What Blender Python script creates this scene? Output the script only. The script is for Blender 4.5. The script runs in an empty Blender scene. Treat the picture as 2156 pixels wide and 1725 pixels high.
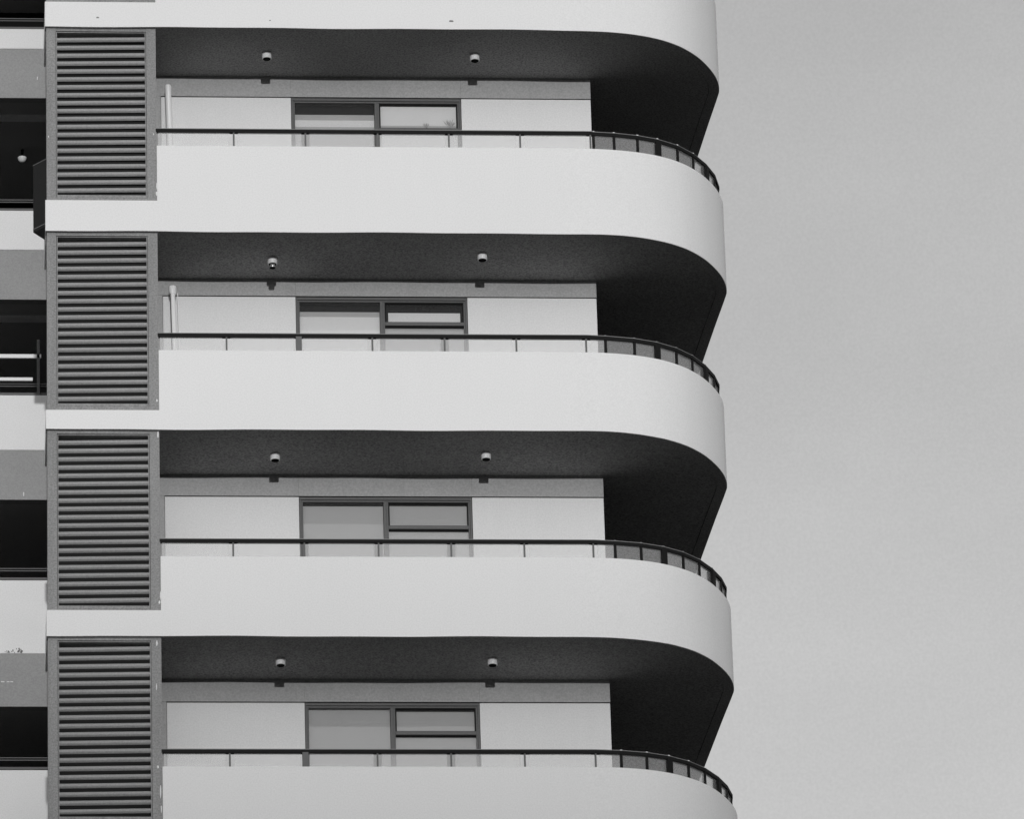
import bpy, math, random
from mathutils import Vector, Matrix
random.seed(7)
scene = bpy.context.scene
C = scene.collection
ZO = 49.0                       # height of the local datum (middle of the photographed storeys) above the street

# ------------------------------------------------------------------ camera
cam_d = bpy.data.cameras.new('camera')
cam = bpy.data.objects.new('camera', cam_d); C.objects.link(cam)
F = Vector((0.07165636, 0.89801163, 0.43409732))
Rv = Vector((0.99742054, -0.06634616, -0.02739455))
Uv = Vector((-0.00420006, -0.43494057, 0.90044936))
M = Matrix((Rv, Uv, -F)).transposed().to_4x4()
M.translation = Vector((-7.82048534, -98.0078662, -47.37683866 + ZO))
cam.matrix_world = M
cam_d.sensor_fit = 'HORIZONTAL'
cam_d.sensor_width = 36.0
cam_d.lens = 16981.98 * 36.0 / 2156.0
cam_d.clip_start = 1.0
cam_d.clip_end = 20000.0
scene.camera = cam

# ------------------------------------------------------------------ sky and sun (low sun behind the camera)
SUN_EL, SUN_AZ = 1.45, -0.9      # degrees above horizon; degrees left of the facade normal
w = bpy.data.worlds.new('World'); scene.world = w; w.use_nodes = True
nt = w.node_tree; N = nt.nodes; L = nt.links
for n in list(N): N.remove(n)
out = N.new('ShaderNodeOutputWorld'); bg = N.new('ShaderNodeBackground')
sky = N.new('ShaderNodeTexSky'); sky.sky_type = 'NISHITA'; sky.sun_disc = False
sky.sun_elevation = math.radians(SUN_EL); sky.sun_rotation = math.radians(180 - SUN_AZ)
sky.air_density = 1.0; sky.dust_density = 3.0; sky.ozone_density = 1.0
bw = N.new('ShaderNodeRGBToBW')
L.new(sky.outputs[0], bw.inputs[0])
# thin high cloud: a pale veil, denser in wisps
tc = N.new('ShaderNodeTexCoord')
mp = N.new('ShaderNodeMapping'); mp.inputs['Scale'].default_value = (7, 7, 13); mp.inputs['Rotation'].default_value = (0.0, 0.25, 0.0)
no = N.new('ShaderNodeTexNoise'); no.inputs['Scale'].default_value = 1.3; no.inputs['Detail'].default_value = 7; no.inputs['Roughness'].default_value = 0.6
L.new(tc.outputs['Generated'], mp.inputs[0]); L.new(mp.outputs[0], no.inputs[0])
SKY_A, VEIL = 0.90, 0.62
cr = N.new('ShaderNodeMapRange'); cr.inputs[1].default_value = 0.35; cr.inputs[2].default_value = 0.75
cr.inputs[3].default_value = 0.88 * VEIL; cr.inputs[4].default_value = 1.20 * VEIL
L.new(no.outputs[0], cr.inputs[0])
sx = N.new('ShaderNodeSeparateXYZ'); L.new(tc.outputs['Generated'], sx.inputs[0])
gr = N.new('ShaderNodeMapRange'); gr.inputs[1].default_value = 0.0; gr.inputs[2].default_value = 0.56
gr.inputs[3].default_value = 1.75; gr.inputs[4].default_value = 0.68
L.new(sx.outputs[2], gr.inputs[0])
m1 = N.new('ShaderNodeMath'); m1.operation = 'MULTIPLY'; L.new(cr.outputs[0], m1.inputs[0]); L.new(gr.outputs[0], m1.inputs[1])
n3 = N.new('ShaderNodeTexNoise'); n3.inputs['Scale'].default_value = 2600; n3.inputs['Detail'].default_value = 2; L.new(tc.outputs['Generated'], n3.inputs[0])
r3 = N.new('ShaderNodeMapRange'); r3.inputs[1].default_value = 0.3; r3.inputs[2].default_value = 0.7; r3.inputs[3].default_value = 0.93; r3.inputs[4].default_value = 1.07; L.new(n3.outputs[0], r3.inputs[0])
m3 = N.new('ShaderNodeMath'); m3.operation = 'MULTIPLY'; L.new(m1.outputs[0], m3.inputs[0]); L.new(r3.outputs[0], m3.inputs[1])
m2 = N.new('ShaderNodeMath'); m2.operation = 'MULTIPLY_ADD'; L.new(bw.outputs[0], m2.inputs[0]); m2.inputs[1].default_value = SKY_A
L.new(m3.outputs[0], m2.inputs[2])
L.new(m2.outputs[0], bg.inputs[0]); bg.inputs[1].default_value = 0.15
L.new(bg.outputs[0], out.inputs[0])

sd = bpy.data.lights.new('sun', 'SUN'); sd.energy = 0.5; sd.angle = math.radians(0.6); sd.color = (1, 1, 1)
sun = bpy.data.objects.new('sun', sd); C.objects.link(sun)
e, a = math.radians(SUN_EL), math.radians(SUN_AZ)
to_sun = Vector((math.sin(a) * math.cos(e), -math.cos(a) * math.cos(e), math.sin(e)))
sun.rotation_euler = to_sun.to_track_quat('Z', 'Y').to_euler()
sun.location = (0, -60, 80)

scene.view_settings.view_transform = 'Standard'
scene.view_settings.look = 'None'
scene.view_settings.gamma = 1.0
scene.view_settings.exposure = 1.40

# ------------------------------------------------------------------ materials (a black and white photograph: neutral greys)
def mat(name, v, rough=0.6, grain=0.0, gscale=60, patch=0.0, pscale=0.7, spec=0.3, bump=0.0, streak=0.0, metal=0.0):
    m = bpy.data.materials.new(name); m.use_nodes = True
    t = m.node_tree; n = t.nodes; l = t.links; b = n['Principled BSDF']
    b.inputs['Roughness'].default_value = rough
    b.inputs['Specular IOR Level'].default_value = spec
    b.inputs['Metallic'].default_value = metal
    b.inputs['Base Color'].default_value = (v, v, v, 1)
    tc = n.new('ShaderNodeTexCoord'); last = None
    def addn(sc, amp, scale_vec=(1, 1, 1), detail=3):
        nonlocal last
        mpn = n.new('ShaderNodeMapping'); mpn.inputs['Scale'].default_value = scale_vec
        l.new(tc.outputs['Object'], mpn.inputs[0])
        x = n.new('ShaderNodeTexNoise'); x.inputs['Scale'].default_value = sc; x.inputs['Detail'].default_value = detail
        l.new(mpn.outputs[0], x.inputs[0])
        r = n.new('ShaderNodeMapRange'); r.inputs[1].default_value = 0.3; r.inputs[2].default_value = 0.7
        r.inputs[3].default_value = 1 - amp; r.inputs[4].default_value = 1 + amp
        l.new(x.outputs[0], r.inputs[0])
        if last is None: last = r.outputs[0]
        else:
            q = n.new('ShaderNodeMath'); q.operation = 'MULTIPLY'; l.new(last, q.inputs[0]); l.new(r.outputs[0], q.inputs[1]); last = q.outputs[0]
        return x
    if grain: addn(gscale, grain, detail=2)
    if patch: addn(pscale, patch, detail=5)
    if streak: addn(2.2, streak, (3.2, 3.2, 0.22), 4)
    if last is not None:
        q = n.new('ShaderNodeMath'); q.operation = 'MULTIPLY'; l.new(last, q.inputs[0]); q.inputs[1].default_value = v
        q.use_clamp = True
        l.new(q.outputs[0], b.inputs['Base Color'])
    if bump:
        x = n.new('ShaderNodeTexNoise'); x.inputs['Scale'].default_value = 90; l.new(tc.outputs['Object'], x.inputs[0])
        bp = n.new('ShaderNodeBump'); bp.inputs['Strength'].default_value = bump; bp.inputs['Distance'].default_value = 0.004
        l.new(x.outputs[0], bp.inputs['Height']); l.new(bp.outputs[0], b.inputs['Normal'])
    return m

WHITE = mat('white_paint', 0.85, 0.7, grain=0.045, gscale=48, patch=0.010, pscale=0.5, streak=0.004, bump=0.1)
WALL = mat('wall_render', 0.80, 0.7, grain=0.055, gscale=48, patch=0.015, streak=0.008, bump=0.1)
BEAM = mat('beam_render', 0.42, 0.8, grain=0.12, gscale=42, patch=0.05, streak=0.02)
DECKDARK = mat('bounce_cut_dark', 0.05, 0.8)  # near-black on hidden deck and inner parapet faces, set to cut bounce onto soffits
INNER = mat('louver_interior', 0.035, 0.9, spec=0.0)
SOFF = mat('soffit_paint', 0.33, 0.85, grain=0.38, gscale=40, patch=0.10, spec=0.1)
PIER = mat('pier_metal', 0.27, 0.55, grain=0.22, gscale=42, patch=0.06, streak=0.08)
BLADE = mat('louver_metal', 0.33, 0.5, grain=0.14, gscale=42, patch=0.05)
FRAME = mat('frame_metal', 0.10, 0.45, grain=0.12, gscale=50, spec=0.5)
RAIL = mat('rail_metal', 0.014, 0.6, spec=0.08)
RAILCAP = mat('rail_cap_metal', 0.22, 0.4, spec=0.5)
POST = mat('post_metal', 0.13, 0.5, spec=0.3)
BLACK = mat('dark_void', 0.018, 0.9, spec=0.0)
DARKWALL = mat('dark_wall', 0.05, 0.9, spec=0.05)
LAMPW = mat('lamp_enamel', 0.95, 0.35)
PIPE = mat('pipe_plastic', 0.95, 0.35)
BLIND = mat('blind_cloth', 0.85, 0.9, grain=0.03, spec=0.0)
BLINDG = mat('blind_cloth_grey', 0.52, 0.9, grain=0.03, spec=0.0)
WINGW = mat('wing_white_render', 0.90, 0.7, grain=0.05, gscale=50, patch=0.04)
WINGG = mat('wing_grey_render', 0.36, 0.8, grain=0.10, gscale=50, patch=0.08)
GROUND = mat('street_ground', 0.10, 0.9, grain=0.1, gscale=2, patch=0.2, pscale=0.02)
BLOCKM = mat('sun_block_matte', 0.07, 0.95, patch=0.3, pscale=0.02)
WINGC = mat('recess_ceiling', 0.50, 0.9, grain=0.1)
CABM = mat('cabinet_metal', 0.015, 0.5, spec=0.2)
TRIM = mat('cabinet_trim', 0.25, 0.5)
GRIME = mat('grime', 0.22, 0.9)

def glass(name, haze, hv=0.8, refl=1.0):
    m = bpy.data.materials.new(name); m.use_nodes = True
    t = m.node_tree; n = t.nodes; l = t.links
    for x in list(n): n.remove(x)
    o = n.new('ShaderNodeOutputMaterial')
    tr = n.new('ShaderNodeBsdfTransparent'); tr.inputs[0].default_value = (0.97, 0.97, 0.97, 1)
    df = n.new('ShaderNodeBsdfDiffuse')
    tcx = n.new('ShaderNodeTexCoord'); nz = n.new('ShaderNodeTexNoise'); nz.inputs['Scale'].default_value = 22
    l.new(tcx.outputs['Object'], nz.inputs[0])
    rr = n.new('ShaderNodeMapRange'); rr.inputs[3].default_value = hv * 0.97; rr.inputs[4].default_value = hv * 1.03
    l.new(nz.outputs[0], rr.inputs[0]); l.new(rr.outputs[0], df.inputs[0])
    mx = n.new('ShaderNodeMixShader'); mx.inputs[0].default_value = haze
    l.new(tr.outputs[0], mx.inputs[1]); l.new(df.outputs[0], mx.inputs[2])
    gl = n.new('ShaderNodeBsdfGlossy'); gl.inputs['Roughness'].default_value = 0.02
    fr = n.new('ShaderNodeFresnel'); fr.inputs[0].default_value = 1.5
    fm = n.new('ShaderNodeMath'); fm.operation = 'MULTIPLY'; fm.inputs[1].default_value = refl; l.new(fr.outputs[0], fm.inputs[0])
    m2 = n.new('ShaderNodeMixShader'); l.new(fm.outputs[0], m2.inputs[0]); l.new(mx.outputs[0], m2.inputs[1]); l.new(gl.outputs[0], m2.inputs[2])
    l.new(m2.outputs[0], o.inputs[0])
    return m
RGLASS = glass('railing_glass', 0.23, 0.94)
CGLASS = glass('curved_end_glass', 0.13, 0.92, 0.6)
WGLASS = glass('window_glass', 0.03, 0.6, 1.3)

# ------------------------------------------------------------------ mesh helpers
class MB:
    def __init__(s): s.v = []; s.f = []; s.mi = []; s.cur = 0
    def face(s, idx): s.f.append(idx); s.mi.append(s.cur)
    def box(s, x0, x1, y0, y1, z0, z1):
        b = len(s.v)
        s.v += [(x0, y0, z0), (x1, y0, z0), (x1, y1, z0), (x0, y1, z0), (x0, y0, z1), (x1, y0, z1), (x1, y1, z1), (x0, y1, z1)]
        for q in ((0, 3, 2, 1), (4, 5, 6, 7), (0, 1, 5, 4), (1, 2, 6, 5), (2, 3, 7, 6), (3, 0, 4, 7)): s.face([b + i for i in q])
    def xprism(s, prof, x0, x1, dz=0.0):
        """closed (y,z) profile swept along x; dz lifts the far end"""
        b = len(s.v); n = len(prof)
        s.v += [(x0, y, z) for y, z in prof] + [(x1, y, z + dz) for y, z in prof]
        for i in range(n):
            j = (i + 1) % n; s.face([b + i, b + j, b + n + j, b + n + i])
        s.face([b + i for i in range(n)][::-1]); s.face([b + n + i for i in range(n)])
    def slab(s, poly, z0, z1):
        b = len(s.v); n = len(poly)
        s.v += [(x, y, z0) for x, y in poly] + [(x, y, z1) for x, y in poly]
        for i in range(n):
            j = (i + 1) % n; s.face([b + i, b + j, b + n + j, b + n + i])
        s.face([b + i for i in range(n)][::-1]); s.face([b + n + i for i in range(n)])
    def ribbon(s, outer, inner, z0, z1):
        """solid strip between two equally long plan polylines; z0, z1 numbers or lists"""
        n = len(outer); b = len(s.v)
        za = z0 if isinstance(z0, list) else [z0] * n
        zb = z1 if isinstance(z1, list) else [z1] * n
        for i in range(n):
            (ox, oy), (ix, iy) = outer[i], inner[i]
            s.v += [(ox, oy, za[i]), (ix, iy, za[i]), (ix, iy, zb[i]), (ox, oy, zb[i])]
        for i in range(n - 1):
            p = b + 4 * i; q = p + 4
            for k in range(4):
                k2 = (k + 1) % 4; s.face([p + k, q + k, q + k2, p + k2])
        s.face([b, b + 1, b + 2, b + 3]); e = b + 4 * (n - 1); s.face([e + 3, e + 2, e + 1, e])
    def lathe(s, prof, cx, cy, n=28, ax=(0, 0)):
        """(r,z) profile from bottom to top; ax leans the axis (dx,dy per metre)"""
        b = len(s.v); m = len(prof)
        for r, z in prof:
            for k in range(n):
                t = 2 * math.pi * k / n
                s.v.append((cx + ax[0] * (z - prof[0][1]) + r * math.cos(t), cy + ax[1] * (z - prof[0][1]) + r * math.sin(t), z))
        for i in range(m - 1):
            for k in range(n):
                k2 = (k + 1) % n; s.face([b + i * n + k, b + i * n + k2, b + (i + 1) * n + k2, b + (i + 1) * n + k])
        s.face([b + k for k in range(n)][::-1]); s.face([b + (m - 1) * n + k for k in range(n)])
    def build(s, name, mats, parent=None, smooth=None, bevel=0.0, clean=False):
        me = bpy.data.meshes.new(name)
        me.from_pydata(s.v, [], s.f)
        for m in (mats if isinstance(mats, (list, tuple)) else [mats]): me.materials.append(m)
        me.polygons.foreach_set('material_index', s.mi)
        import bmesh
        bm = bmesh.new(); bm.from_mesh(me); (bmesh.ops.remove_doubles(bm, verts=bm.verts, dist=1e-5), bmesh.ops.dissolve_degenerate(bm, edges=bm.edges, dist=1e-5)) if clean else None
        bmesh.ops.recalc_face_normals(bm, faces=bm.faces)
        bm.to_mesh(me); bm.free()
        if smooth:
            me.polygons.foreach_set('use_smooth', [True] * len(me.polygons))
            me.set_sharp_from_angle(angle=math.radians(smooth))
        me.update()
        o = bpy.data.objects.new(name, me); C.objects.link(o)
        if parent: o.parent = parent
        if bevel:
            bv = o.modifiers.new('bevel', 'BEVEL'); bv.width = bevel; bv.segments = 2; bv.limit_method = 'ANGLE'; bv.angle_limit = math.radians(40)
            bv.harden_normals = False
        return o

def empty(name, loc, label, cat, group=None):
    o = bpy.data.objects.new(name, None); C.objects.link(o); o.location = loc; o.empty_display_size = 0.3
    o['label'] = label; o['category'] = cat
    if group: o['group'] = group
    return o

# ------------------------------------------------------------------ ground and an unseen ridge added to take the sun off the lower storeys
g = MB(); g.slab([(-6000, -6000), (6000, -6000), (6000, 6000), (-6000, 6000)], -1.0, 0.0)
go = g.build('ground', GROUND); go['kind'] = 'structure'
BLOCK_D, BLOCK_H = 1200.0, 74.1
h = MB(); prev = None
nx = 60
rows = [(-BLOCK_D - 700, 0.0), (-BLOCK_D - 300, 0.75), (-BLOCK_D, 1.0), (-BLOCK_D + 260, 0.55), (-BLOCK_D + 520, 0.0)]
for i in range(nx + 1):
    x = -3000 + 6000 * i / nx
    hh = BLOCK_H + 10 * (1 - math.cos(x / 420.0)) * min(1, abs(x) / 300.0)
    for y, k in rows: h.v.append((x, y, hh * k - 0.5))
for i in range(nx):
    for j in range(4):
        p = i * 5 + j; h.face([p, p + 5, p + 6, p + 1])
ho = h.build('sun_block_ridge', BLOCKM, smooth=60); ho['kind'] = 'structure'

# ------------------------------------------------------------------ the tower
tower = empty('apartment_building', (-1.5, 4.0, 0), 'white apartment tower with rounded wrap-around balconies and grey louvred service bay', 'building')
T0 = Vector(tower.location)
def fix(o):                       # parts are modelled in world metres; offset by the thing's own origin and the datum
    o.location = Vector((0, 0, ZO)) - T0
    return o
def sub(o): return o              # sub-parts share the part's frame

BAL = [  # soffit, top of the narrow band at the louvres, parapet top, handrail bottom, handrail top, plan shift of the rounded end
    (8.95, 9.34, 10.15, 10.39, 10.45, 0.16),
    (5.845, 6.238, 7.16, 7.40, 7.46, 0.14),
    (2.675, 3.153, 4.003, 4.239, 4.298, 0.13),
    (-0.321, -0.030, 0.875, 1.100, 1.162, 0.02),
    (-3.375, -2.995, -2.201, -1.972, -1.913, 0.0),
    (-6.43, -6.05, -5.261, -5.046, -4.985, -0.04),
    (-9.50, -9.12, -8.34, -8.11, -8.05, -0.04)]
SHIFT_S = [0.15, 0.14, 0.115, 0.0, -0.03, -0.05, -0.05]
base = [(0.2, 0.0), (0.7, 0.002), (1.26, .02), (1.69, .09), (2.03, .21), (2.31, .38), (2.5, .55), (2.68, .77), (2.84, 1.04), (2.95, 1.28), (3.02, 1.50), (3.06, 1.74), (3.055, 1.98), (2.99, 2.9), (2.88, 4.6), (2.62, 8.6)]
def catmull(P, n):
    o = []
    for i in range(len(P) - 1):
        p0 = P[max(i - 1, 0)]; p1 = P[i]; p2 = P[i + 1]; p3 = P[min(i + 2, len(P) - 1)]
        for k in range(n):
            t = k / n
            o.append(tuple(0.5 * ((2 * p1[d]) + (-p0[d] + p2[d]) * t + (2 * p0[d] - 5 * p1[d] + 4 * p2[d] - p3[d]) * t * t + (-p0[d] + 3 * p1[d] - 3 * p2[d] + p3[d]) * t ** 3) for d in (0, 1)))
    o.append(P[-1]); return o
def shifted(P, dx): return [(x + dx * min(1, max(0, (x - 0.6) / 1.6)), y) for x, y in P]
def offset(P, d):
    r = []
    for i, (x, y) in enumerate(P):
        a = P[max(i - 1, 0)]; b = P[min(i + 1, len(P) - 1)]
        tx, ty = b[0] - a[0], b[1] - a[1]; q = math.hypot(tx, ty); r.append((x - ty / q * d, y + tx / q * d))
    return r
XL, XP = -6.298, -4.772           # left end of the band; where the parapet rises to full height
PXL, PXR = -6.278, -4.772         # pier faces
DW = 1.44                         # depth of the flat wall behind the balcony front

def wob(x, k): return 0.004 * math.sin(x * 1.7 + k * 2.1) + 0.003 * math.sin(x * 3.9 + k)
balconies = []
for k, (zs, zb, zt, r0, r1, dxr) in enumerate(BAL):
    top = shifted(catmull(base, 6), (dxr + SHIFT_S[k]) / 2)
    straight = [(XP + (0.2 - XP) * i / 24.0, 0.0) for i in range(24)]
    lead = [(XL + (XP - XL) * i / 8.0, 0.0) for i in range(9)]
    path = lead + straight + top
    inner = [(x, y + .15) for x, y in lead + straight] + offset(top, 0.15)
    m = MB()
    zlow = [zs + wob(p[0], k) * (1 if p[0] < 2 else 0.5) for p in path]
    m.ribbon(path, inner, zlow, [zb] * 9 + [zt] * (len(path) - 9))
    # narrow band across the louvred bay, left end turned back
    m.box(XL, XL + 0.12, 0.152, 1.2, zs + 0.008, zb)
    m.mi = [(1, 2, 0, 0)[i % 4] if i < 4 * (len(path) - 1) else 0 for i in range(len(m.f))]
    b = fix(m.build('balcony', [WHITE, SOFF, DECKDARK], tower, smooth=30, bevel=0.006, clean=True))
    path = straight + top
    b['label'] = ['white rounded balcony with tall smooth parapet'][0]
    # soffit slab, a little above the drip edge
    s = MB()
    ins = offset(path, 0.075)
    poly = ins + [(-2.0, 8.6), (-4.7, 8.6)]
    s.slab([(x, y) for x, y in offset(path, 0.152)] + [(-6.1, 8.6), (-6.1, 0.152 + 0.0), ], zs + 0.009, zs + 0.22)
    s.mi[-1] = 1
    sub(s.build('soffit', [SOFF, DECKDARK], b))
    if k in (0, 6): continue
    balconies.append((k, b, path))

# handrails, posts and glass
STR = {1: (-3.9, -2.9, -1.9, -0.9, 0.1, 1.05), 2: (-3.712, -2.727, -1.733, -0.752, 0.231, 1.202), 3: (-3.848, -2.868, -1.868, -0.885, 0.092, 1.044),
       4: (-3.796, -2.841, -1.846, -0.869, 0.115, 1.044), 5: (-3.878, -2.878, -1.921, -0.944, 0.035, 0.977)}
CUR = [1.39, 1.745, 2.055, 2.334, 2.571, 2.771, 2.92, 3.008]
def at_x(P, x):
    best = None
    for i in range(len(P) - 1):
        if P[i][0] <= x <= P[i + 1][0]:
            t = (x - P[i][0]) / (P[i + 1][0] - P[i][0]); return (x, P[i][1] + t * (P[i + 1][1] - P[i][1]))
    return P[-1]
def at_y(P, y):
    for i in range(len(P) - 1, 0, -1):
        if P[i - 1][1] <= y <= P[i][1]:
            t = (y - P[i - 1][1]) / (P[i][1] - P[i - 1][1]); return (P[i - 1][0] + t * (P[i][0] - P[i - 1][0]), y)
for k, b, path in balconies:
    zs, zb, zt, r0, r1, dxr = BAL[k]
    mid = offset(shifted(catmull(base, 6), dxr), 0.075)
    mid = [(XP, 0.075)] + mid
    nodes = [(x, 0.075) for x in STR[k]]
    if k in (3,): pass
    cur = []
    for j, x in enumerate(CUR):
        x2 = x + (dxr - 0.0) * min(1, (x - .6) / 1.6) - (0.05 if k in (3, 4, 5) else 0.03)
        if j == 0 and k == 3: x2 -= 0.04
        cur.append(at_x(mid, min(x2, 3.02 + dxr)))
    tail = [at_y(mid, y) for y in (1.98, 2.5, 3.3, 4.1, 4.9, 5.8)]
    if k == 2: cur = [(1.245, 0.09)] + [at_x(mid, q) for q in (1.53, 1.86)] + cur[2:]
    allp = nodes + cur + tail
    line = [(XP - 0.01, 0.075)] + allp
    m = MB()
    m.ribbon(offset(line, -0.028), offset(line, 0.028), r0, r1 - 0.012)
    m.cur = 1; m.ribbon(offset(line, -0.022), offset(line, 0.022), r1 - 0.012, r1)
    m.cur = 0
    sub(m.build('handrail', [RAIL, RAILCAP], b))
    nC = len(nodes)
    for p_ in cur[:6]:
        jm = MB(); jm.lathe([(.024, r1 - .004), (.024, r1 + .006), (.012, r1 + .010)], p_[0], p_[1], 10)
        sub(jm.build('rail_joint', LAMPW if k in (2, 5) else RAILCAP, b))
    def dirn(i):
        a_ = allp[max(i - 1, 0)]; b_ = allp[min(i + 1, len(allp) - 1)]
        d = Vector((b_[0] - a_[0], b_[1] - a_[1])); d.normalize(); return d
    for i, p in enumerate(allp):
        d = dirn(i); nrm = Vector((-d.y, d.x))
        wide = (i - nC in (2 if k != 2 else 3, 5 if k != 2 else 6)) or (k == 3 and i == 1) or (k == 5 and i == 1)
        hw = 0.04 if wide else (0.0115 if i < nC else 0.017)
        dp = 0.045 if wide else 0.02
        q = [Vector(p) + d * sx_ * hw + nrm * sy_ * dp for sx_, sy_ in ((-1, -1), (1, -1), (1, 1), (-1, 1))]
        m = MB(); m.slab([(v.x, v.y) for v in q], zt - 0.02, r0 + 0.004)
        sub(m.build('post', POST if i < nC else RAIL, b))
    seq = [(XP + 0.02, 0.075)] + allp
    for i in range(len(seq) - 1):
        a_, b_ = Vector(seq[i]), Vector(seq[i + 1]); d = (b_ - a_); ln = d.length; d.normalize(); nrm = Vector((-d.y, d.x))
        ga = 0.0 if i == 0 else (0.056 if i <= nC else 0.022)
        gb = 0.056 if i < nC else 0.022
        if ln < ga + gb + 0.05: continue
        p0, p1 = a_ + d * ga, b_ - d * gb
        q = [p0 - nrm * .005, p1 - nrm * .005, p1 + nrm * .005, p0 + nrm * .005]
        m = MB(); m.slab([(v.x, v.y) for v in q], zt - 0.02, r0 + 0.003)
        sub(m.build('glass_panel', RGLASS if i <= nC else CGLASS, b))

# marks on the topmost band: small blemishes
top_bal = balconies[0][1]
for (x, z, r) in ((-5.57, 5.99, .016), (-3.19, 5.965, .010), (-0.68, 5.975, .022), (1.28, 5.99, .012)):
    m = MB(); b0 = len(m.v); n = 9
    pts = [(x + r * (1.2 + .5 * random.random()) * math.cos(2 * math.pi * i / n), z + r * (.5 + .4 * random.random()) * math.sin(2 * math.pi * i / n)) for i in range(n)]
    y = 0.03 if x > 1.2 else 0.0
    m.v += [(px, y - .003, pz) for px, pz in pts] + [(px, y + .004, pz) for px, pz in pts]
    m.face(list(range(n))); m.face(list(range(n, 2 * n))[::-1])
    for i in range(n): m.face([i, (i + 1) % n, n + (i + 1) % n, n + i])
    sub(m.build('stain', GRIME, top_bal))

# core walls: everything behind the facade skin
core = MB()
core.slab([(-6.12, 1.62), (1.28, 1.62), (1.0, 8.9), (-6.12, 8.9)], -ZO, 22.0)
fix(core.build('core_wall', DARKWALL, tower))

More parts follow.
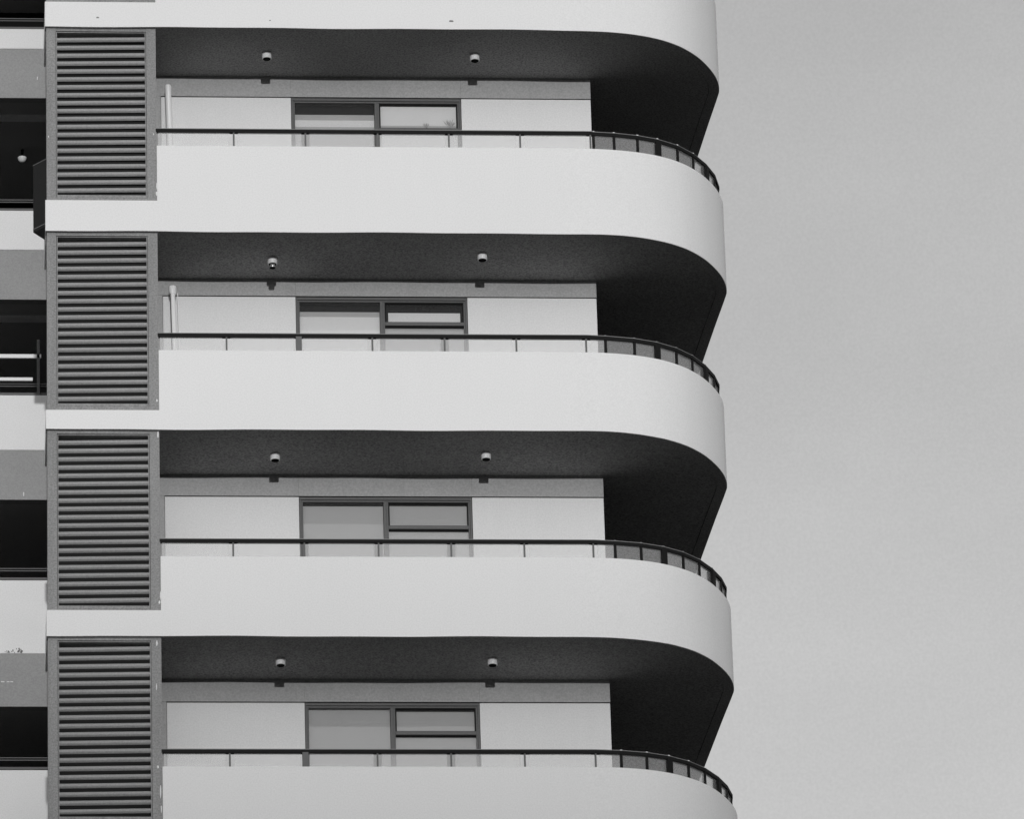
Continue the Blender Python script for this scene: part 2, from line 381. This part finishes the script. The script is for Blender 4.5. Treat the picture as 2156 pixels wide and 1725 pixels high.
# per storey: wall, lintel, window
ST = [ # ceiling z, seam z, floor z, window x0, x1, window type
    (8.95, 8.64, 6.1, -2.84, -0.46, 'plain'),
    (5.845, 5.530, 2.93, -2.850, -0.466, 'open'),
    (2.675, 2.418, -0.06, -2.834, -0.457, 'half'),
    (-0.321, -0.635, -3.12, -2.836, -0.468, 'line'),
    (-3.375, -3.700, -6.18, -2.808, -0.443, 'plain'),
    (-6.43, -6.75, -9.25, -2.81, -0.44, 'plain')]
for k, (zc, zsm, zf, wx0, wx1, kind) in enumerate(ST):
    WR = [1.36, 1.352, 1.335, 1.335, 1.325, 1.325][k]
    zc2 = zc + 0.009
    bm_ = MB()
    g_ = 0.0015
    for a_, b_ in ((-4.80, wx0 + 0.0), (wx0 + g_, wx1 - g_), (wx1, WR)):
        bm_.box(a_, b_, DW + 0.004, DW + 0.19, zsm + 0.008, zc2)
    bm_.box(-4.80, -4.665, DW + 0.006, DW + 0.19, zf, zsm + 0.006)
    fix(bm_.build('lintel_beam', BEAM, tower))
    sw = MB()
    sw.box(-4.66, wx0, DW, DW + 0.19, zf, zsm - 0.011)
    sw.box(wx1, WR - 0.004, DW, DW + 0.19, zf, zsm - 0.011)
    sw.cur = 1; sw.box(-4.66, WR - 0.01, DW + 0.05, DW + 0.185, zsm - 0.014, zsm + 0.009)
    fix(sw.build('wall', [WALL, BLACK], tower, bevel=0.0))
    # window set: frame with mullion, transom in the right half
    fy = DW + 0.01
    mull = {1: -1.645, 2: -1.632, 3: -1.645, 4: -1.615}.get(k, -1.63)
    tr_z = {1: 5.045, 2: 2.015, 3: -1.083, 4: -4.140}.get(k, zsm - 0.44)
    fr = MB(); W_ = 0.058
    def bar(x0, x1, z0, z1, y0=fy, y1=fy + 0.10): fr.box(x0, x1, y0, y1, z0, z1)
    bar(wx0 + .006, wx1 - .006, zsm - 0.045, zsm - 0.006)
    bar(wx0 + .006, wx0 + 0.032, zf, zsm - 0.045); bar(wx1 - 0.032, wx1 - .006, zf, zsm - 0.045)
    bar(wx0 + .032, wx1 - .032, zsm - 0.070, zsm - 0.045, fy + .02, fy + .09)
    bar(wx0 + .032, wx0 + .056, zf, zsm - 0.070, fy + .02, fy + .09); bar(wx1 - .056, wx1 - .032, zf, zsm - 0.070, fy + .02, fy + .09)
    bar(mull - 0.036, mull + 0.002, zf, zsm - 0.070, fy + .006, fy + .095)
    bar(mull + 0.002, mull + 0.030, zf, zsm - 0.070, fy + .022, fy + .09)
    bar(mull + 0.030, wx1 - .056, tr_z - .026, tr_z + .026, fy + .012, fy + .09)
    bar(wx0 + .056, mull - .036, zf, zf + .06, fy + .02, fy + .09); bar(mull + .03, wx1 - .056, zf, zf + .06, fy + .02, fy + .09)
    fro = fix(fr.build('window', FRAME, tower, bevel=0.003))
    # dark strips standing in for gasket shadows round the awning pane
    sa = MB()
    for (x0, x1, z0, z1) in ((mull + .030, wx1 - .056, zsm - .085, zsm - .070), (mull + .030, mull + .046, tr_z + .026, zsm - .085), (wx1 - .070, wx1 - .056, tr_z + .026, zsm - .085), (mull + .03, wx1 - .056, tr_z + .026, tr_z + .036), (mull + .03, wx1 - .056, tr_z - .040, tr_z - .026)):
        sa.box(x0, x1, fy + .03, fy + .08, z0, z1)
    sub(sa.build('sash_shadow_lines', RAIL, fro))
    gy = fy + 0.055
    for (x0, x1, z0, z1) in ((wx0 + .056, mull - .036, zf + .06, zsm - .07), (mull + .046, wx1 - .07, tr_z + .036, zsm - .085), (mull + .03, wx1 - .056, zf + .06, tr_z - .04)):
        p = MB(); p.box(x0, x1, gy, gy + .006, z0, z1); sub(p.build('pane', WGLASS, fro))
    # black sheet standing in for the unlit room behind the glass
    rv = MB(); rv.box(wx0 + .01, wx1 - .01, fy + .165, fy + .169, zf, zsm - .02); sub(rv.build('backing', BLACK, fro))
    by = fy + 0.085
    def blind(x0, x1, z0, z1, mt, y=0.0):
        q = MB(); q.box(x0, x1, by + y, by + y + .004, z0, z1); sub(q.build('blind', mt, fro))
    if kind == 'open':
        blind(wx0 + .06, mull - .04, 5.225, 5.305, BLINDG); blind(wx0 + .06, mull - .04, 5.115, 5.225, BLIND, .006); blind(wx0 + .06, mull - .04, zf + .07, 5.115, BLINDG)
        blind(mull + .05, wx1 - .072, 5.14, zsm - .09, BLIND); blind(mull + .05, wx1 - .072, tr_z + .03, 5.14, BLINDG)
        blind(mull + .03, wx1 - .056, zf + .07, tr_z - .03, BLIND)
    elif kind == 'half':
        blind(wx0 + .06, mull - .04, 2.155, 2.225, BLINDG); blind(wx0 + .06, mull - .04, zf + .07, 2.155, BLIND, .006)
        blind(mull + .08, wx1 - .10, 2.062, 2.215, BLIND); blind(mull + .03, wx1 - .056, zf + .07, tr_z - .03, BLINDG)
    else:
        tz = zsm - (.105 if kind == 'line' else .075)
        blind(wx0 + .06, mull - .04, zf + .07, tz, BLINDG)
        blind(mull + .05, wx1 - .072, tr_z + .03, zsm - .10, BLINDG); blind(mull + .03, wx1 - .056, zf + .07, tr_z - .03, BLINDG)

# louvred service bay: one screen per storey between the narrow bands
SCR = [(6.238, 8.95), (3.153, 5.853), (-0.030, 2.683), (-2.995, -0.313), (-6.05, -3.367), (-9.12, -6.42)]
LX0, LX1 = -6.131, -4.923
for k, (z0, z1) in enumerate(SCR):
    top1 = z1 - 0.072; nb = 20; slot = 0.053
    bot = top1 - 2.516 if k else top1 - 2.516
    m = MB(); y0 = 0.05
    m.box(PXL, LX0 - .018, y0, 0.42, z0, z1)                       # jambs
    m.box(LX1 + .018, PXR, y0, 0.42, z0, z1)
    m.box(LX0 - .018, LX1 + .018, y0 + .004, 0.42, top1 + .02, z1)  # head
    m.box(LX0 - .018, LX1 + .018, y0 + .004, 0.42, z0, bot - .05)   # foot
    # inner frame, proud of the jambs
    m.box(LX0 - .013, LX0, y0 + .012, .3, bot - .045, top1 + .012); m.box(LX1, LX1 + .013, y0 + .012, .3, bot - .045, top1 + .012)
    m.box(LX0, LX1, y0 + .010, .3, top1, top1 + .010)
    m.box(LX0, LX1, y0 + .010, .3, bot - .045, bot - .004)
    m.cur = 1; m.box(LX0 - .02, LX1 + .02, .36, .40, z0, z1)
    s = fix(m.build('louver_screen', [PIER, INNER], tower, bevel=0.0))
    bl = MB(); pitch = (top1 - bot - slot) / nb; hgt = pitch - slot
    for i in range(nb):
        zt_ = top1 - slot - i * pitch; zb_ = zt_ - hgt; y = y0 + .02
        zb_ -= .008; zt_ -= .008
        prof = [(y + .030, zb_), (y + .012, zb_ + .010), (y + .003, zb_ + .024), (y, zb_ + .038), (y + .004, zb_ + .050), (y + .014, zb_ + .060), (y + .030, zt_), (y + .07, zt_ + .004), (y + .066, zt_ - .004), (y + .030, zb_ + .012)]
        bl.xprism(prof, LX0, LX1, 0.019)
    sub(bl.build('louver_blades', BLADE, s, smooth=35))
# pier shaft continuing down to the street and up
for (a_, b_) in ((-ZO, -9.5), (9.4, 22.0)):
    m = MB(); m.box(PXL, PXR, .05, 1.6, a_, b_); fix(m.build('pier', PIER, tower))
m = MB(); m.box(-6.17, PXR - .02, .42, 1.6, -9.5, 9.4); fix(m.build('service_shaft', DARKWALL, tower))
# chipped paint on the pier edge
ch = MB()
for x, z, a_, b_ in ((-4.775, 3.40, .010, .05), (-4.777, 3.28, .012, .03), (-4.79, -0.37, .012, .05), (-4.80, 0.13, .010, .022), (-4.79, -2.86, .014, .03), (-4.775, -2.75, .008, .07),
                     (-4.83, -3.46, .010, .04), (-4.84, -4.1, .006, .05), (-4.80, -5.6, .009, .09), (-4.83, -5.25, .012, .02), (-4.79, -5.85, .008, .06), (-6.25, 4.15, .006, .014), (-4.81, 4.2, .006, .014)):
    yy = 0.044
    n = 7; b0 = len(ch.v)
    pts = [(x + a_ * (.7 + .6 * random.random()) * math.cos(2 * math.pi * i / n), z + b_ * (.7 + .6 * random.random()) * math.sin(2 * math.pi * i / n)) for i in range(n)]
    ch.v += [(px, yy, pz) for px, pz in pts] + [(px, yy + .008, pz) for px, pz in pts]
    ch.face([b0 + i for i in range(n)]); ch.face([b0 + n + i for i in range(n)][::-1])
    for i in range(n): ch.face([b0 + i, b0 + (i + 1) % n, b0 + n + (i + 1) % n, b0 + n + i])
fix(ch.build('paint_chips', WHITE, tower))

# ------------------------------------------------------------------ ceiling lamps: eight, one of them with its bulb hanging out
def lamp(x, yc, zs, label, bulb=False, r=0.066, hgt=0.083):
    zc = zs + 0.009
    t = empty('ceiling_lamp', (x, yc, zc + ZO), label, 'lamp', 'ceiling lamps under the balconies')
    H = 0.009 + hgt
    m = MB(); m.lathe([(r - .006, -H), (r, -H + .006), (r, -.004), (r - .004, 0.0)], 0, 0); m.build('lamp_body', LAMPW, t, smooth=50)
    m = MB()
    if bulb:
        m.lathe([(r - .012, -H - .004), (r - .012, -H)], 0, 0); m.build('lamp_opening', BLACK, t)
        m = MB(); m.lathe([(.034, -H - .055), (.044, -H - .035), (.036, -H - .004)], 0, 0); m.build('bulb', mat('bulb_metal', .5, .25, metal=.6), t, smooth=50)
        m = MB(); m.lathe([(.030, -H - .062), (.040, -H - .0555)], 0, 0); m.build('bulb_face', BLACK, t)
    else:
        m.lathe([(r - .012, -H - .003), (r - .010, -H)], 0, 0); m.build('lamp_opening', BLACK, t)
    return t
nm = ['topmost visible', 'second', 'third', 'lowest visible']
LP = [(-3.208, .752, -0.310, .761), (-3.172, .81, -0.293, .65), (-3.181, .788, -0.314, .732), (-3.153, .77, -0.306, .756)]
Z = [5.845, 2.675, -0.321, -3.375]
txt = [('white ceiling lamp left of the topmost window, on the topmost visible ceiling', 'white ceiling lamp above the topmost window, right one of the topmost ceiling'),
       ('white ceiling lamp with its bulb hanging out, under the second balcony ceiling', 'white ceiling lamp right of the lamp with the hanging bulb'),
       ('white ceiling lamp on the third ceiling down, left of its window head', 'white ceiling lamp on the third ceiling down, right of its window'),
       ('dim white ceiling lamp on the lowest visible ceiling, left of the pair', 'dim white ceiling lamp on the lowest visible ceiling, right of the pair')]
for i in range(4):
    a_ = LP[i]
    lamp(a_[0], a_[1], Z[i], txt[i][0], bulb=(i == 1)); lamp(a_[2], a_[3], Z[i], txt[i][1])

# ------------------------------------------------------------------ white pipes standing on two balconies
t = empty('vent_pipe', (-4.545, 1.25, 2.90 + ZO), 'plain white pipe standing by the pier on the topmost visible balcony', 'pipe', 'white pipes standing on the balconies')
m = MB(); m.lathe([(.044, 0), (.044, 2.62), (.046, 2.625), (.047, 2.68), (.040, 2.70)], 0.03, 0, 24, (-0.02, 0)); m.build('pipe_tube', PIPE, t, smooth=40)
t = empty('vent_pipe', (-4.50, 1.25, -0.10 + ZO), 'white pipe with a wider cap standing by the pier on the second balcony', 'pipe', 'white pipes standing on the balconies')
m = MB(); m.lathe([(.036, 0), (.036, 2.52)], 0.02, 0, 24, (-0.022, 0)); m.build('pipe_tube', PIPE, t, smooth=40)
m = MB(); m.lathe([(.044, 2.44), (.056, 2.50), (.056, 2.545), (.050, 2.56)], -0.034, 0, 24); m.build('pipe_cap', PIPE, t, smooth=40)
m = MB(); m.lathe([(.007, 0), (.007, 2.5)], -0.05 + .025, -.02, 8, (-0.015, 0)); m.build('cable', POST, t)
m = MB(); m.lathe([(.006, 0), (.006, 2.46)], 0.085, 0, 8, (-0.02, 0)); m.build('cable', PIPE, t)

# ------------------------------------------------------------------ two small plants on the inner sill of the topmost window
PLANT = mat('plant_leaf', 0.46, 0.8)
def plant(x, hgt, label, n):
    t = empty('potted_plant', (x, DW + 0.080, 5.105 + ZO), label, 'plant')
    m = MB(); m.lathe([(.010, 0), (.013, .022)], 0, 0, 10); m.build('pot', PLANT, t)
    m = MB()
    for i in range(n):
        a_ = random.uniform(-1.0, 1.0); l_ = hgt * random.uniform(.5, 1.0); y = random.uniform(-.006, .006); wd = .006
        bx, bz, dx, dz = 0.03 * a_, .02, math.sin(a_ * .7) * l_, math.cos(a_ * .7) * l_
        px, pz = dz / l_ * wd, -dx / l_ * wd
        b0 = len(m.v)
        m.v += [(bx, y, bz), (bx + dx * .5 + px, y, bz + dz * .5 + pz), (bx + dx, y + .003, bz + dz), (bx + dx * .5 - px, y, bz + dz * .5 - pz), (bx + dx * .5, y + .004, bz + dz * .5)]
        for q in ((0, 1, 4), (1, 2, 4), (2, 3, 4), (3, 0, 4), (0, 3, 2, 1)): m.face([b0 + j for j in q])
    m.build('leaves', PLANT, t)
plant(-0.955, .07, 'low plant behind the glass, left one of the pair in the topmost window', 9)
plant(-0.63, .15, 'taller leafy plant behind the glass in the lower right corner of the topmost window', 15)

# ------------------------------------------------------------------ black cabinet on the pier's left side
t = empty('wall_cabinet', (-6.30, .30, 2.70 + ZO), 'black angular metal cabinet fixed to the left edge of the louvred pier', 'cabinet')
m = MB()
q = [(-.16, .0), (.02, -.20), (.12, -.05), (.12, .22), (.00, .22)]
m.slab(q, .10, 1.13); m.build('cabinet_body', CABM, t, bevel=0.004)
m = MB()
m.slab([(-.165, .004), (.02, -.206), (.024, -.200), (-.16, .01)], 1.13, 1.137); m.build('cabinet_trim', TRIM, t)
m = MB(); m.slab([(-.165, .004), (.02, -.206), (.024, -.200), (-.16, .01)], .145, .152); m.build('cabinet_trim', TRIM, t)

# ------------------------------------------------------------------ the set-back wing at the left
WY = 5.4
wing = empty('apartment_wing', (-10, 9, 0), 'set-back wing with white and grey bands and black openings, left of the louvred pier', 'building')
W0 = Vector(wing.location)
def wfix(o): o.location = Vector((0, 0, ZO)) - W0; return o
XA, XB = -15.0, -6.13
WT = [11.70, 8.735, 5.761, 2.807, -0.090, -2.996, -6.0]      # tops of the white parapets
WB = [11.35, 8.405, 5.125, 1.938, -1.224, -4.40, -7.6]       # undersides
GB = [10.80, 7.601, 4.333, 1.165, -2.030, -5.2, -8.4]        # undersides of the grey panels
for k in range(7):
    m = MB(); m.box(XA, XB, WY, WY + .16, WB[k], WT[k]); wfix(m.build('white_parapet', WINGW, wing, bevel=.012))
    m = MB(); m.box(XA, XB, WY + .012, WY + .16, GB[k], WB[k] - .002); wfix(m.build('grey_panel', WINGG, wing))
    m = MB(); m.box(XA, XB, WY + .16, WY + 3.4, GB[k] + .05, WB[k] + .1); wfix(m.build('floor_slab', WINGC, wing))
    # opening below the grey panel: sill lines above the next parapet
    if k < 6:
        z = WT[k + 1]
        m = MB(); m.box(XA, XB, WY + .10, WY + .13, z + .05, z + .085); m.box(XA, XB, WY + .12, WY + .15, z + .19, z + .205); m.box(XA, XB, WY + .12, WY + .15, z + .225, z + .24)
        wfix(m.build('sill_track', POST if k != 2 else FRAME, wing))
m = MB(); m.box(XA, XB, WY + 3.4, WY + 9, -ZO, 24); m.box(XA, XB, WY, WY + 3.4, -ZO, -8.45); wfix(m.build('back_wall', BLACK, wing))
for zl in (7.601, 4.333):
    m = MB(); y_ = WY + .62; m.box(XA, XB, y_, y_ + .16, zl + .012, zl + .052); wfix(m.build('ceiling_strip', WINGW, wing))
m = MB(); m.box(XA, -6.28, WY + .03, WY + .07, 3.41, 3.47); m.box(XA, -6.40, WY + .03, WY + .07, 3.05, 3.10); m.cur = 1; m.box(-6.34, -6.30, WY + .03, WY + .07, 2.81, 3.7)
wfix(m.build('handrail', [LAMPW, FRAME], wing))
t = empty('ceiling_lamp', (-6.525, WY + 1.73, 7.52 + ZO), 'white dome lamp on the ceiling of the dark opening at the far left', 'lamp')
m = MB(); m.lathe([(.01, -.075), (.035, -.068), (.055, -.045), (.066, -.01), (.066, 0)], 0, 0); m.build('lamp_dome', LAMPW, t, smooth=60)
m = MB(); m.lathe([(.02, 0.001), (.02, .13)], 0, 0, 12); m.build('stem', CABM, t)
# droppings / leaf litter caught at a parapet foot and marks on the grey panels
m = MB()
for i in range(34):
    c_ = -6.75 if i < 14 else -6.60
    x = random.gauss(c_, .022 if i < 14 else .035); z = -1.218 + abs(random.gauss(0, .022)); q_ = .006 + .012 * random.random()
    m.box(x, x + q_, WY - .012, WY - .002, z, z + q_ * random.uniform(.6, 1.6))
wfix(m.build('litter', GRIME, wing))
m = MB()
for x, z, a_, b_ in ((-6.85, -1.66, .05, .012), (-6.77, -1.66, .04, .012), (-6.72, -1.66, .04, .012), (-6.535, 1.22, .012, .06), (-6.33, 7.9, .01, .05)):
    m.box(x, x + a_, WY + .004, WY + .014, z, z + b_)
wfix(m.build('paint_marks', WINGW, wing))

scene.render.engine = 'CYCLES'
